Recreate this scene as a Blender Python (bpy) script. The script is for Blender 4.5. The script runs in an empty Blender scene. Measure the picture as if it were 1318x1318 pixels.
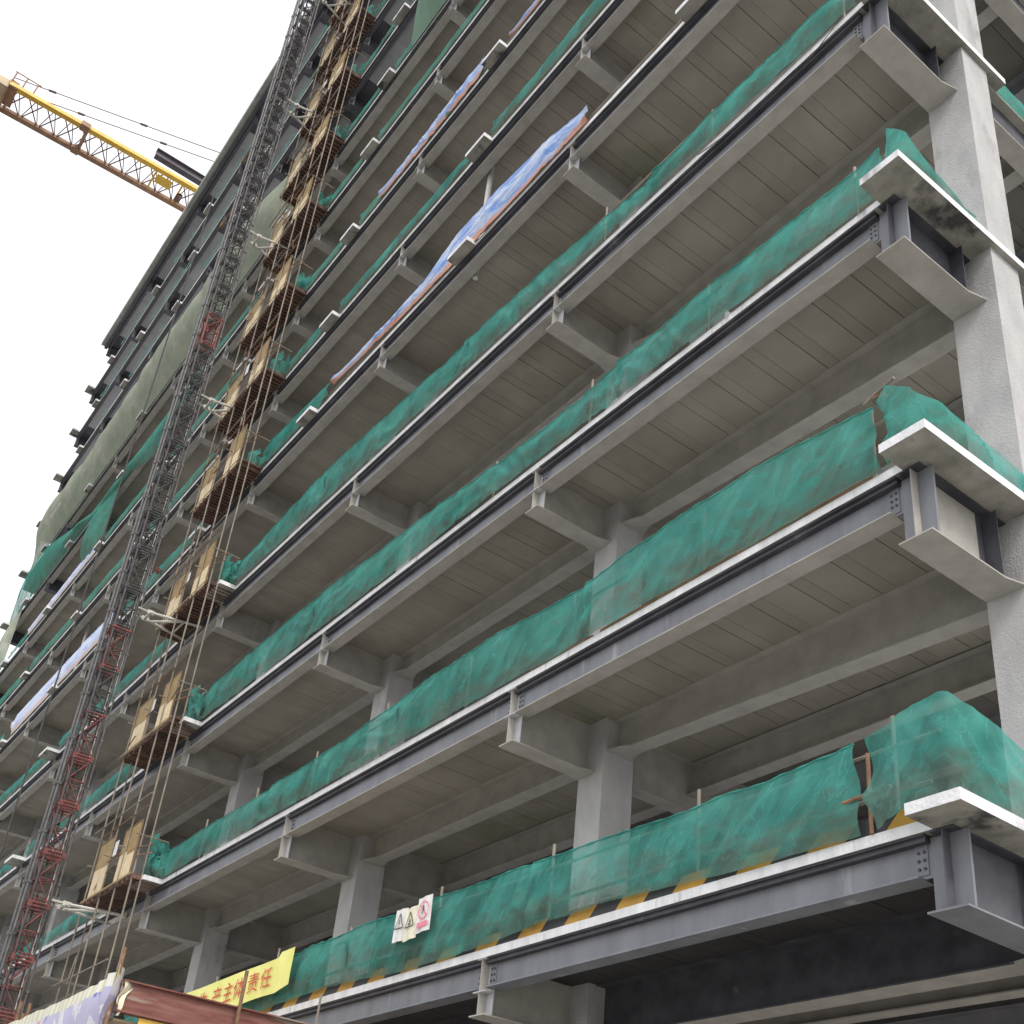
import bpy, math, random
from mathutils import Vector, Matrix, noise
random.seed(7)
R = math.radians
SC = bpy.context.scene
COL = SC.collection
ZO = 5.83                                   # ground is z = 0
# ------------------------------------------------------------------ materials
def mat(name):
    m = bpy.data.materials.new(name); m.use_nodes = True
    nt = m.node_tree; nt.nodes.clear()
    return m, nt.nodes, nt.links
def N(nd, t, **k):
    n = nd.new(t)
    for a, b in k.items():
        if a in n.inputs: n.inputs[a].default_value = b
        else: setattr(n, a, b)
    return n
def surf(name, c1, c2, scale=2.0, rough=.8, c3=None, thr=.6, s3=.7, stretch=(1, 1, 1), bump=.15, bscale=60, metal=0, island=0.0):
    m, nd, lk = mat(name)
    out = N(nd, 'ShaderNodeOutputMaterial'); p = N(nd, 'ShaderNodeBsdfPrincipled', Roughness=rough, Metallic=metal)
    tc = N(nd, 'ShaderNodeTexCoord'); mp = N(nd, 'ShaderNodeMapping'); mp.inputs['Scale'].default_value = stretch
    geo = N(nd, 'ShaderNodeNewGeometry')
    lk.new(geo.outputs['Position'], mp.inputs['Vector'])
    n1 = N(nd, 'ShaderNodeTexNoise', Scale=scale, Detail=6.0, Roughness=.62); lk.new(mp.outputs[0], n1.inputs['Vector'])
    r1 = N(nd, 'ShaderNodeValToRGB'); r1.color_ramp.elements[0].position = .34; r1.color_ramp.elements[1].position = .66
    r1.color_ramp.elements[0].color = (*c1, 1); r1.color_ramp.elements[1].color = (*c2, 1)
    lk.new(n1.outputs['Fac'], r1.inputs['Fac']); col = r1.outputs['Color']
    if c3:
        n3 = N(nd, 'ShaderNodeTexNoise', Scale=s3, Detail=5.0, Roughness=.6); lk.new(mp.outputs[0], n3.inputs['Vector'])
        r3 = N(nd, 'ShaderNodeValToRGB'); r3.color_ramp.elements[0].position = thr; r3.color_ramp.elements[1].position = thr + .1
        lk.new(n3.outputs['Fac'], r3.inputs['Fac'])
        mx = N(nd, 'ShaderNodeMix', data_type='RGBA'); lk.new(r3.outputs['Color'], mx.inputs[0]); lk.new(col, mx.inputs[6]); mx.inputs[7].default_value = (*c3, 1)
        col = mx.outputs[2]
    if island:
        mr = N(nd, 'ShaderNodeMapRange'); mr.inputs['To Min'].default_value = 1 - island; mr.inputs['To Max'].default_value = 1 + island
        lk.new(geo.outputs['Random Per Island'], mr.inputs['Value'])
        hv = N(nd, 'ShaderNodeHueSaturation'); lk.new(mr.outputs[0], hv.inputs['Value']); lk.new(col, hv.inputs['Color']); col = hv.outputs[0]
    lk.new(col, p.inputs['Base Color'])
    if bump:
        nb = N(nd, 'ShaderNodeTexNoise', Scale=bscale, Detail=3.0); lk.new(geo.outputs['Position'], nb.inputs['Vector'])
        b = N(nd, 'ShaderNodeBump', Strength=bump, Distance=.02); lk.new(nb.outputs['Fac'], b.inputs['Height']); lk.new(b.outputs[0], p.inputs['Normal'])
    lk.new(p.outputs[0], out.inputs[0])
    return m
def netmat(name, c1, c2, dirt, alpha=.2, dirtamt=1.0, trans=.35, weave=True):
    m, nd, lk = mat(name)
    out = N(nd, 'ShaderNodeOutputMaterial')
    uv = N(nd, 'ShaderNodeUVMap'); sp = N(nd, 'ShaderNodeSeparateXYZ'); lk.new(uv.outputs[0], sp.inputs[0])
    geo = N(nd, 'ShaderNodeNewGeometry')
    n1 = N(nd, 'ShaderNodeTexNoise', Scale=1.1, Detail=6.0, Roughness=.6); lk.new(geo.outputs['Position'], n1.inputs['Vector'])
    r1 = N(nd, 'ShaderNodeValToRGB'); r1.color_ramp.elements[0].position = .35; r1.color_ramp.elements[1].position = .65
    r1.color_ramp.elements[0].color = (*c1, 1); r1.color_ramp.elements[1].color = (*c2, 1); lk.new(n1.outputs['Fac'], r1.inputs['Fac'])
    # dust caught in the lower part of the cloth
    mp = N(nd, 'ShaderNodeMapping'); mp.inputs['Scale'].default_value = (.7, .7, 1.6); mp.inputs['Rotation'].default_value = (0, .7, 0); lk.new(geo.outputs['Position'], mp.inputs['Vector'])
    n2 = N(nd, 'ShaderNodeTexNoise', Scale=1.7, Detail=8.0, Roughness=.68); lk.new(mp.outputs[0], n2.inputs['Vector'])
    ma = N(nd, 'ShaderNodeMath', operation='MULTIPLY_ADD'); lk.new(sp.outputs['Y'], ma.inputs[0]); ma.inputs[1].default_value = -.36; lk.new(n2.outputs['Fac'], ma.inputs[2])
    r2 = N(nd, 'ShaderNodeValToRGB'); r2.color_ramp.elements[0].position = .30; r2.color_ramp.elements[1].position = .52
    r2.color_ramp.elements[0].color = (0, 0, 0, 1); r2.color_ramp.elements[1].color = (dirtamt * .92,) * 3 + (1,)
    lk.new(ma.outputs[0], r2.inputs['Fac'])
    mx = N(nd, 'ShaderNodeMix', data_type='RGBA'); lk.new(r2.outputs['Color'], mx.inputs[0]); lk.new(r1.outputs['Color'], mx.inputs[6]); mx.inputs[7].default_value = (*dirt, 1)
    d = N(nd, 'ShaderNodeBsdfDiffuse'); t = N(nd, 'ShaderNodeBsdfTranslucent'); tr = N(nd, 'ShaderNodeBsdfTransparent')
    lk.new(mx.outputs[2], d.inputs['Color']); lk.new(mx.outputs[2], t.inputs['Color'])
    m1 = N(nd, 'ShaderNodeMixShader', Fac=trans); lk.new(d.outputs[0], m1.inputs[1]); lk.new(t.outputs[0], m1.inputs[2])
    m2 = N(nd, 'ShaderNodeMixShader', Fac=alpha); lk.new(m1.outputs[0], m2.inputs[1]); lk.new(tr.outputs[0], m2.inputs[2])
    # gathered folds lay the cloth double or triple: denser there, thinner between
    ma1 = N(nd, 'ShaderNodeMapping'); ma1.inputs['Rotation'].default_value = (0, .90, 0); lk.new(geo.outputs['Position'], ma1.inputs[0])
    ma2 = N(nd, 'ShaderNodeMapping'); ma2.inputs['Scale'].default_value = (.55, 1.2, 1.7); lk.new(ma1.outputs[0], ma2.inputs[0])
    n4 = N(nd, 'ShaderNodeTexNoise', Scale=1.5, Detail=5.0, Roughness=.55, Distortion=.9); lk.new(ma2.outputs[0], n4.inputs['Vector'])
    mr = N(nd, 'ShaderNodeMapRange'); mr.inputs['From Min'].default_value = .36; mr.inputs['From Max'].default_value = .64
    mr.inputs['To Min'].default_value = alpha * .45; mr.inputs['To Max'].default_value = min(1, alpha * 1.45); lk.new(n4.outputs['Fac'], mr.inputs['Value'])
    sb = N(nd, 'ShaderNodeMath', operation='SUBTRACT'); lk.new(n4.outputs['Fac'], sb.inputs[0]); sb.inputs[1].default_value = .5
    ab = N(nd, 'ShaderNodeMath', operation='ABSOLUTE'); lk.new(sb.outputs[0], ab.inputs[0])
    m3 = N(nd, 'ShaderNodeMapRange'); m3.inputs['From Min'].default_value = .0; m3.inputs['From Max'].default_value = .012; lk.new(ab.outputs[0], m3.inputs['Value'])
    mm = N(nd, 'ShaderNodeMath', operation='MULTIPLY'); lk.new(mr.outputs[0], mm.inputs[0]); lk.new(m3.outputs[0], mm.inputs[1])
    lk.new(mm.outputs[0], m2.inputs[0])
    b = N(nd, 'ShaderNodeBump', Strength=.55, Distance=.05); lk.new(n4.outputs['Fac'], b.inputs['Height'])
    lk.new(b.outputs[0], d.inputs['Normal'])
    lk.new(m2.outputs[0], out.inputs[0])
    return m
M = {}
M['slab'] = surf('slab_edge_white', (.62, .62, .63), (.84, .84, .85), 4, .7, (.36, .36, .37), .60, 3.0, (1, 1, .2), .5, 25)
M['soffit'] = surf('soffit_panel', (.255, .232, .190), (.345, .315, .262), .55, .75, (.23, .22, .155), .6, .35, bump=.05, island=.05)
M['soffit_mid'] = surf('shaded_deep_soffit', (.13, .12, .105), (.18, .165, .145), .55, .75, bump=.05, island=.08)  # darker soffit copy, shade of the deep interior put into the colour
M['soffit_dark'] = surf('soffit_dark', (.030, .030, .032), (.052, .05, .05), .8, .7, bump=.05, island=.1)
M['soffit_high'] = surf('soffit_panel_skylit', (.40, .41, .43), (.50, .50, .51), .55, .75, (.55, .52, .40), .6, .1, bump=.05, island=.08)  # paler soffit copy, skylight on the upper ceilings put into the colour
M['conc'] = surf('slab_underside', (.20, .20, .17), (.40, .38, .34), 2.2, .8, (.06, .06, .06), .55, 1.3, bump=.2)
M['roofc'] = surf('weathered_roof_slab', (.30, .32, .29), (.46, .47, .43), 1.5, .9, (.2, .21, .19), .6, 2.5, bump=.5, bscale=12)
M['beam'] = surf('grey_painted_steel', (.19, .19, .205), (.27, .27, .285), 1.6, .6, (.17, .165, .17), .66, 1.2, bump=.1)
M['beamlow'] = surf('weathered_painted_steel', (.155, .16, .18), (.22, .226, .25), 2.0, .55, (.36, .36, .36), .63, 1.8, (1.2, 1, .25), .1)
M['spray'] = surf('sprayed_fire_coat', (.33, .315, .285), (.42, .40, .365), 2.5, .9, bump=.35, bscale=60)
M['column'] = surf('column_coat', (.39, .385, .385), (.48, .475, .465), 3.0, .9, (.30, .29, .28), .58, 1.1, (1, 1, .5), bump=.6, bscale=40)
M['dark_high'] = surf('dark_primer_hazed', (.07, .07, .085), (.11, .11, .125), 2.5, .6, bump=.1)  # dark primer lightened, haze of the far upper floors put into the colour
M['dark'] = surf('dark_primer_and_shade', (.035, .035, .045), (.075, .075, .09), 2.5, .6, (.16, .16, .17), .64, 1.2, bump=.1)  # dark primer, also used for shade painted under the slab edges
M['plate'] = surf('pale_plate', (.40, .40, .42), (.52, .52, .53), 2.5, .6, bump=.1)  # pale grey bracket plates
M['green'] = netmat('green_mesh_cloth', (.062, .285, .24), (.115, .43, .37), (.15, .19, .155), .30, .85)
M['green2'] = netmat('faded_green_mesh_cloth', (.085, .33, .265), (.14, .42, .345), (.20, .24, .19), .24, .6)
M['paleg'] = netmat('pale_green_mesh_cloth', (.22, .36, .27), (.30, .44, .34), (.25, .33, .26), .08, .4, .25)
M['beige'] = netmat('beige_green_mesh_cloth', (.36, .42, .33), (.52, .52, .42), (.30, .36, .28), .08, .5, .25)
M['rust'] = surf('rusty_tube', (.13, .075, .045), (.30, .17, .09), 6, .8, (.36, .32, .27), .6, 3, bump=.2)
M['tube'] = surf('scaffold_tube', (.19, .16, .125), (.29, .25, .20), 3, .7, (.2, .11, .06), .6, 2, bump=.1)
M['wood'] = surf('dark_timber', (.075, .042, .032), (.16, .09, .062), 5, .8, bump=.3, island=.3)
M['ply'] = surf('pale_plywood', (.60, .47, .28), (.75, .62, .42), 3, .7, bump=.05, island=.15)
M['board'] = surf('ochre_board', (.25, .165, .06), (.36, .25, .10), 3, .7, bump=.05, island=.2)
M['mast'] = surf('dark_mast_steel', (.035, .033, .036), (.085, .078, .08), 8, .6, (.30, .28, .27), .68, 5, bump=.1)
M['mred'] = surf('red_mast_steel', (.12, .035, .032), (.25, .065, .055), 7, .6, (.06, .045, .045), .52, 4, bump=.1)
M['rail'] = surf('grey_rail_steel', (.07, .066, .07), (.14, .13, .135), 5, .5, bump=.1)
M['galv'] = surf('galvanised_tube', (.42, .41, .36), (.62, .60, .54), 5, .5, bump=.1)
M['cable'] = surf('black_cable', (.03, .03, .03), (.06, .06, .06), 5, .6, bump=0)
M['cyel'] = surf('crane_yellow', (.62, .36, .04), (.78, .50, .08), 1.5, .5, bump=.05)
M['cbrn'] = surf('crane_rusty_brown', (.26, .13, .08), (.38, .23, .14), 2, .6, bump=.1)
M['clat'] = surf('crane_lattice_steel', (.10, .06, .05), (.2, .12, .09), 3, .6, bump=0)
M['ctow'] = surf('crane_head_beige', (.42, .33, .2), (.56, .46, .3), 1.2, .6, (.25, .13, .07), .6, 1, bump=.05)
M['girder'] = surf('plum_grey_steel', (.10, .085, .10), (.15, .13, .15), 2, .6, bump=.1)
M['redbeam'] = surf('rusty_red_beam', (.14, .038, .03), (.27, .12, .095), 4, .7, (.30, .24, .20), .56, 2.2, (1, .35, 2.5), .4)
M['yellow'] = surf('yellow_banner_cloth', (.74, .73, .20), (.84, .82, .30), 2, .8, bump=.1)
M['redtext'] = surf('red_print', (.50, .05, .03), (.66, .09, .06), 4, .8, bump=0)
M['paper'] = surf('white_paper', (.66, .64, .62), (.80, .79, .78), 6, .6, bump=0)
M['cream'] = surf('cream_paper', (.66, .62, .46), (.78, .75, .60), 6, .6, bump=0)
M['pink'] = surf('pink_print', (.75, .16, .25), (.82, .26, .34), 6, .6, bump=0)
M['ink'] = surf('black_print', (.03, .03, .03), (.06, .06, .06), 6, .6, bump=0)
M['pvc'] = surf('white_plastic_pipe', (.62, .61, .57), (.74, .73, .70), 3, .4, bump=0)
M['brownish'] = surf('brown_timber_rail', (.20, .12, .06), (.32, .2, .11), 4, .8, bump=.1)
M['pave'] = surf('unseen_site_concrete', (.28, .27, .25), (.38, .365, .34), .4, .9, (.20, .18, .15), .6, .15, bump=.4, bscale=8)
M['ground'] = surf('dark_unseen_ground', (.09, .09, .085), (.15, .145, .135), .15, .9, (.08, .09, .06), .6, .05, bump=.4, bscale=8)
def stripes():
    m, nd, lk = mat('black_yellow_stripes')
    out = N(nd, 'ShaderNodeOutputMaterial'); p = N(nd, 'ShaderNodeBsdfPrincipled', Roughness=.6)
    geo = N(nd, 'ShaderNodeNewGeometry'); sp = N(nd, 'ShaderNodeSeparateXYZ'); lk.new(geo.outputs['Position'], sp.inputs[0])
    a = N(nd, 'ShaderNodeMath', operation='MULTIPLY_ADD'); lk.new(sp.outputs['Z'], a.inputs[0]); a.inputs[1].default_value = -1.0; lk.new(sp.outputs['X'], a.inputs[2])
    b = N(nd, 'ShaderNodeMath', operation='MULTIPLY'); lk.new(a.outputs[0], b.inputs[0]); b.inputs[1].default_value = .92
    f = N(nd, 'ShaderNodeMath', operation='FRACT'); lk.new(b.outputs[0], f.inputs[0])
    g = N(nd, 'ShaderNodeMath', operation='GREATER_THAN'); lk.new(f.outputs[0], g.inputs[0]); g.inputs[1].default_value = .5
    n = N(nd, 'ShaderNodeTexNoise', Scale=4.0, Detail=5.0); lk.new(geo.outputs['Position'], n.inputs['Vector'])
    r = N(nd, 'ShaderNodeValToRGB'); r.color_ramp.elements[0].color = (.30, .15, .02, 1); r.color_ramp.elements[1].color = (.62, .36, .05, 1); lk.new(n.outputs['Fac'], r.inputs['Fac'])
    mx = N(nd, 'ShaderNodeMix', data_type='RGBA'); lk.new(g.outputs[0], mx.inputs[0]); lk.new(r.outputs[0], mx.inputs[6]); mx.inputs[7].default_value = (.03, .03, .032, 1)
    lk.new(mx.outputs[2], p.inputs['Base Color']); lk.new(p.outputs[0], out.inputs[0]); return m
M['stripe'] = stripes()
def tarpmat(name, base, c2, band, thr1=.5, thr2=.72):
    m, nd, lk = mat(name)
    out = N(nd, 'ShaderNodeOutputMaterial'); p = N(nd, 'ShaderNodeBsdfPrincipled', Roughness=.45)
    uv = N(nd, 'ShaderNodeUVMap'); sp = N(nd, 'ShaderNodeSeparateXYZ'); lk.new(uv.outputs[0], sp.inputs[0])
    geo = N(nd, 'ShaderNodeNewGeometry'); mp = N(nd, 'ShaderNodeMapping'); mp.inputs['Scale'].default_value = (.55, 2.6, 1); lk.new(uv.outputs[0], mp.inputs[0])
    n = N(nd, 'ShaderNodeTexNoise', Scale=1.5, Detail=9.0, Roughness=.75, Distortion=.5); lk.new(mp.outputs[0], n.inputs['Vector'])
    r = N(nd, 'ShaderNodeValToRGB'); r.color_ramp.elements[0].position = .40; r.color_ramp.elements[1].position = .60
    r.color_ramp.elements[0].color = (*base, 1); r.color_ramp.elements[1].color = (*c2, 1); lk.new(n.outputs['Fac'], r.inputs['Fac'])
    n2 = N(nd, 'ShaderNodeTexNoise', Scale=.8, Detail=2.0); lk.new(geo.outputs['Position'], n2.inputs['Vector'])
    a = N(nd, 'ShaderNodeMath', operation='MULTIPLY_ADD'); lk.new(n2.outputs['Fac'], a.inputs[0]); a.inputs[1].default_value = .5; lk.new(sp.outputs['Y'], a.inputs[2])
    r2 = N(nd, 'ShaderNodeValToRGB'); r2.color_ramp.elements[0].position = .42; r2.color_ramp.elements[1].position = .47
    r2.color_ramp.elements[0].color = (1, 1, 1, 1); r2.color_ramp.elements[1].color = (0, 0, 0, 1); lk.new(a.outputs[0], r2.inputs['Fac'])
    mx = N(nd, 'ShaderNodeMix', data_type='RGBA'); lk.new(r2.outputs[0], mx.inputs[0]); lk.new(r.outputs[0], mx.inputs[6]); mx.inputs[7].default_value = (*band, 1)
    lk.new(mx.outputs[2], p.inputs['Base Color'])
    b = N(nd, 'ShaderNodeBump', Strength=.5, Distance=.06); lk.new(n.outputs['Fac'], b.inputs['Height']); lk.new(b.outputs[0], p.inputs['Normal'])
    lk.new(p.outputs[0], out.inputs[0]); return m
M['tarp'] = tarpmat('blue_white_orange_tarp', (.06, .20, .58), (.55, .60, .68), (.55, .24, .15))
M['tarp2'] = tarpmat('pale_blue_tarp', (.30, .42, .75), (.62, .66, .75), (.55, .40, .36))
def bannermat():
    m, nd, lk = mat('printed_vinyl')
    out = N(nd, 'ShaderNodeOutputMaterial'); p = N(nd, 'ShaderNodeBsdfPrincipled', Roughness=.5)
    uv = N(nd, 'ShaderNodeUVMap'); sp = N(nd, 'ShaderNodeSeparateXYZ'); lk.new(uv.outputs[0], sp.inputs[0])
    n = N(nd, 'ShaderNodeTexNoise', Scale=1.5, Detail=4.0, Distortion=.5); lk.new(uv.outputs[0], n.inputs['Vector'])
    r = N(nd, 'ShaderNodeValToRGB'); r.color_ramp.interpolation = 'CONSTANT'; e = r.color_ramp.elements
    e[0].position = 0; e[0].color = (.16, .15, .42, 1); e[1].position = .36; e[1].color = (.42, .40, .56, 1)
    for q, c in ((.52, (.62, .60, .66)), (.60, (.60, .30, .34)), (.64, (.62, .60, .55)), (.72, (.55, .53, .2))):
        x = e.new(q); x.color = (*c, 1)
    lk.new(n.outputs['Fac'], r.inputs['Fac'])
    # white hem with pale yellow ticks along the top
    g = N(nd, 'ShaderNodeMath', operation='GREATER_THAN'); lk.new(sp.outputs['Y'], g.inputs[0]); g.inputs[1].default_value = .86
    s = N(nd, 'ShaderNodeMath', operation='MULTIPLY_ADD'); lk.new(sp.outputs['X'], s.inputs[0]); s.inputs[1].default_value = 4.5; lk.new(sp.outputs['Y'], s.inputs[2])
    f = N(nd, 'ShaderNodeMath', operation='FRACT'); lk.new(s.outputs[0], f.inputs[0])
    r2 = N(nd, 'ShaderNodeValToRGB'); r2.color_ramp.interpolation = 'CONSTANT'; r2.color_ramp.elements[0].color = (.66, .65, .60, 1); r2.color_ramp.elements[1].position = .55; r2.color_ramp.elements[1].color = (.55, .52, .28, 1); lk.new(f.outputs[0], r2.inputs['Fac'])
    mx = N(nd, 'ShaderNodeMix', data_type='RGBA'); lk.new(g.outputs[0], mx.inputs[0]); lk.new(r.outputs[0], mx.inputs[6]); lk.new(r2.outputs[0], mx.inputs[7])
    lk.new(mx.outputs[2], p.inputs['Base Color']); lk.new(p.outputs[0], out.inputs[0]); return m
M['vinyl'] = bannermat()
# ------------------------------------------------------------------ mesh helpers
class MB:
    def __init__(s): s.v = []; s.f = []; s.uv = None; s.mi = []
    def quad(s, a, b, c, d, mi=0):
        n = len(s.v); s.v += [a, b, c, d]; s.f.append((n, n+1, n+2, n+3)); s.mi.append(mi)
    def box(s, x0, x1, y0, y1, z0, z1, mi=0):
        if x0 > x1: x0, x1 = x1, x0
        if y0 > y1: y0, y1 = y1, y0
        if z0 > z1: z0, z1 = z1, z0
        n = len(s.v)
        s.v += [(x0,y0,z0),(x1,y0,z0),(x1,y1,z0),(x0,y1,z0),(x0,y0,z1),(x1,y0,z1),(x1,y1,z1),(x0,y1,z1)]
        s.f += [(n,n+3,n+2,n+1),(n+4,n+5,n+6,n+7),(n,n+1,n+5,n+4),(n+1,n+2,n+6,n+5),(n+2,n+3,n+7,n+6),(n+3,n,n+4,n+7)]
        s.mi += [mi]*6
        return s
    def prism(s, pts, z0, z1, mi=0, mi_side=None, mi_bot=None):    # ccw outline
        n = len(s.v); k = len(pts)
        s.v += [(x, y, z0) for x, y in pts] + [(x, y, z1) for x, y in pts]
        s.f.append(tuple(range(n+k-1, n-1, -1))); s.mi.append(mi if mi_bot is None else mi_bot)
        s.f.append(tuple(range(n+k, n+2*k))); s.mi.append(mi)
        for i in range(k):
            j = (i+1) % k; s.f.append((n+i, n+j, n+k+j, n+k+i)); s.mi.append(mi if mi_side is None else mi_side)
    def tube(s, a, b, r, n=8, mi=0, r2=None):
        a = Vector(a); b = Vector(b); d = b - a
        if d.length < 1e-6: return s
        q = d.to_track_quat('Z', 'Y'); k = len(s.v); r2 = r if r2 is None else r2
        for i in range(n):
            t = 2*math.pi*i/n; e = q @ Vector((math.cos(t), math.sin(t), 0)); s.v.append(tuple(a + e*r)); s.v.append(tuple(b + e*r2))
        for i in range(n):
            j = (i+1) % n; s.f.append((k+2*i, k+2*j, k+2*j+1, k+2*i+1)); s.mi.append(mi)
        s.f.append(tuple(k+2*i for i in reversed(range(n)))); s.f.append(tuple(k+2*i+1 for i in range(n))); s.mi += [mi, mi]
        return s
    def path(s, pts, r, n=6):
        for a, b in zip(pts, pts[1:]): s.tube(a, b, r, n)
        return s
    def mesh(s, name, mats):
        me = bpy.data.meshes.new(name); me.from_pydata(s.v, [], s.f)
        for m in (mats if isinstance(mats, (list, tuple)) else [mats]): me.materials.append(M[m])
        me.polygons.foreach_set('material_index', s.mi)
        if s.uv:
            l = me.uv_layers.new(name='UVMap')
            for lp in me.loops: l.data[lp.index].uv = s.uv[lp.vertex_index]
        me.update(); return me
    def build(s, name, mats, parent=None, smooth=False):
        me = s.mesh(name, mats)
        if smooth: me.polygons.foreach_set('use_smooth', [True]*len(me.polygons))
        return link(name, me, parent)
def link(name, me, parent=None):
    o = bpy.data.objects.new(name, me); COL.objects.link(o)
    if parent: o.parent = parent
    return o
def tag(o, label=None, cat=None, group=None, kind=None):
    if label: o['label'] = label
    if cat: o['category'] = cat
    if group: o['group'] = group
    if kind: o['kind'] = kind
    return o
def empty(name, loc=(0, 0, 0)):
    o = bpy.data.objects.new(name, None); COL.objects.link(o); o.location = loc; return o
ORD = ['first', 'second', 'third', 'fourth', 'fifth', 'sixth', 'seventh', 'eighth', 'ninth', 'tenth', 'eleventh', 'twelfth', 'thirteenth', 'fourteenth']
# ------------------------------------------------------------------ building
W = 8.4; NB = 8; NK = 14
ZB = [-.27, 4.21, 9.06, 13.78, 18.56, 22.60, 26.71, 31.16, 35.20] + [35.20 + 4.07*i for i in range(1, 6)]
BD = [.87, 1.04, .955, .955] + [.95]*10
ZB[13] += .62; ZB = [z + ZO for z in ZB]; ZS = [z + b for z, b in zip(ZB, BD)]
TH = .13; ZT = [z + TH for z in ZS]; ZT[13] = ZS[13] + .36
DEP = 19.5
bld = tag(empty('unfinished_building', (-33.6, 9, 0)), 'long unfinished steel frame building with open decks, grey beams and white slab edges', 'building')
bld.location = (0, 0, 0)
def outline(k):
    nib = []
    if k <= 3:
        xs = [(-3*W + .45, -3*W + 1.1 - .45)] ; c = [(-24.15, -25.3), (-41.35, -42.5)]
        for a, b in c: nib.append((a, b, -.52))
    elif k < 13:
        for i in range(NB):
            a = -W*i - 3.8; nib.append((a, a - .9, -.27))
    pts = [(-.2, DEP), (-.2, 2.85), (.17, 2.85), (.17, -.45), (-.47, -.45), (-.47, 0)]
    if k == 13: pts = [(-.2, DEP), (-.2, -.5), (-67.65, -.5)]
    else:
        for a, b, y in nib: pts += [(a, 0), (a, y), (b, y), (b, 0)]
        pts += [(-66.75, 0), (-66.75, -.5), (-67.65, -.5)]
    pts += [(-67.65, DEP)]
    return list(reversed(pts))
for k in range(NK):
    mb = MB(); mb.prism(outline(k), ZS[k], ZT[k], 0, 0, 1)
    mb.build('floor_slab', ['slab', 'conc'] if k < 13 else ['roofc', 'roofc'], bld)
# panelled soffit under each slab, real gaps between the sheets
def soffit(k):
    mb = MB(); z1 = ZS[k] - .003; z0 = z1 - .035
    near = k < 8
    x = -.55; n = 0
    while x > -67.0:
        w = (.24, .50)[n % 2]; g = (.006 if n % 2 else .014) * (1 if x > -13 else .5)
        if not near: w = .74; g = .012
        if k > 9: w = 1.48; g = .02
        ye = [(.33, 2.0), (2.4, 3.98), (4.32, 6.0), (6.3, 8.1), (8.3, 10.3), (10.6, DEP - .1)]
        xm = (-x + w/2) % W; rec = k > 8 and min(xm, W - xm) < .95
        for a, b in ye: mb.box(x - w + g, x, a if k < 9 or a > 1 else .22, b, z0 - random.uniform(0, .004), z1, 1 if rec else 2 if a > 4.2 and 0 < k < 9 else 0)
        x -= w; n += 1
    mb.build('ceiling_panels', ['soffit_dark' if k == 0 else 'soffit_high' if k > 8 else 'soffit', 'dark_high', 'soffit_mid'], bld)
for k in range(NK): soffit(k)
# columns
def colx(i): return -.265 if i == 0 else -W*i + .12
def ibeam_y(mb, x, y0, y1, zb, zt, hw, tf=.022, tw=.016, mi=0, mw=None):
    mw = mi if mw is None else mw
    mb.box(x-hw, x+hw, y0, y1, zb, zb+tf, mi); mb.box(x-hw, x+hw, y0, y1, zt-tf, zt, mi); mb.box(x-tw/2, x+tw/2, y0+.004, y1-.004, zb+tf, zt-tf, mw)
def ibeam_x(mb, y, x0, x1, zb, zt, hw, tf=.022, tw=.014, mi=0, mw=None):
    mw = mi if mw is None else mw
    mb.box(x0, x1, y-hw, y+hw, zb, zb+tf, mi); mb.box(x0, x1, y-hw, y+hw, zt-tf, zt, mi); mb.box(min(x0,x1)+.004, max(x0,x1)-.004, y-tw/2, y+tw/2, zb+tf, zt-tf, mw)
for row, yc in enumerate((2.08, 10.45, 18.9)):
    for i in range(NB + 1):
        h = .352 if i == 0 else .325
        mb = MB(); c = colx(i)
        # chamfer-free box column in lifts, with slightly prouder joint collar at every floor
        mb.box(c-h, c+h, yc-.34, yc+.34, 0, ZS[12] + 3.6 if row else ZS[13]-.003)
        mb.build('column', ['column'], bld)
# cantilever brackets at the column line, shared meshes
def bracket_mesh(d, corner, wm):
    mb = MB(); hw = .232 if corner else .19; ye = 1.739
    tf = .022
    mb.prism([(-hw, 0), (hw, 0), (hw, 1.42), (hw+.08, ye), (-hw-(0 if corner else .08), ye), (-hw, 1.45)], 0, tf, 0)
    mb.box(-hw*.6, hw*.6, 0, ye, d-tf-.003, d-.003, 3 if corner else 0)
    ysp = 1.28 if corner else ye
    mb.box(-.008, .008, .01, ysp, tf, d-tf-.003, 1)
    if corner: mb.box(-.008, .008, ysp, ye, tf, d-tf-.003, 3)
    for s in (-1, 1):
        mb.box(s*.009, s*(hw-.012), .15 if not corner else .13, .168, tf, d-tf-.003, 2)
        if corner: mb.box(s*.009, s*(hw-.012), 1.40, 1.415, tf, d-tf-.003, 3)
    if not corner:
        mb.box(-.15, -.009, .0, .145, d-.52, d-.503, 2); mb.box(.009, .15, .0, .145, d-.52, d-.503, 2)
    return mb.mesh('cantilever_bracket', wm)
BM = {}
bcount = 0; rest = MB()
order = sorted([(k, i) for k in range(NK) for i in range(NB+1)], key=lambda t: (t[1]*W+3) + abs(ZB[t[0]])*1.0)
sel = set(order[:100])
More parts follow.
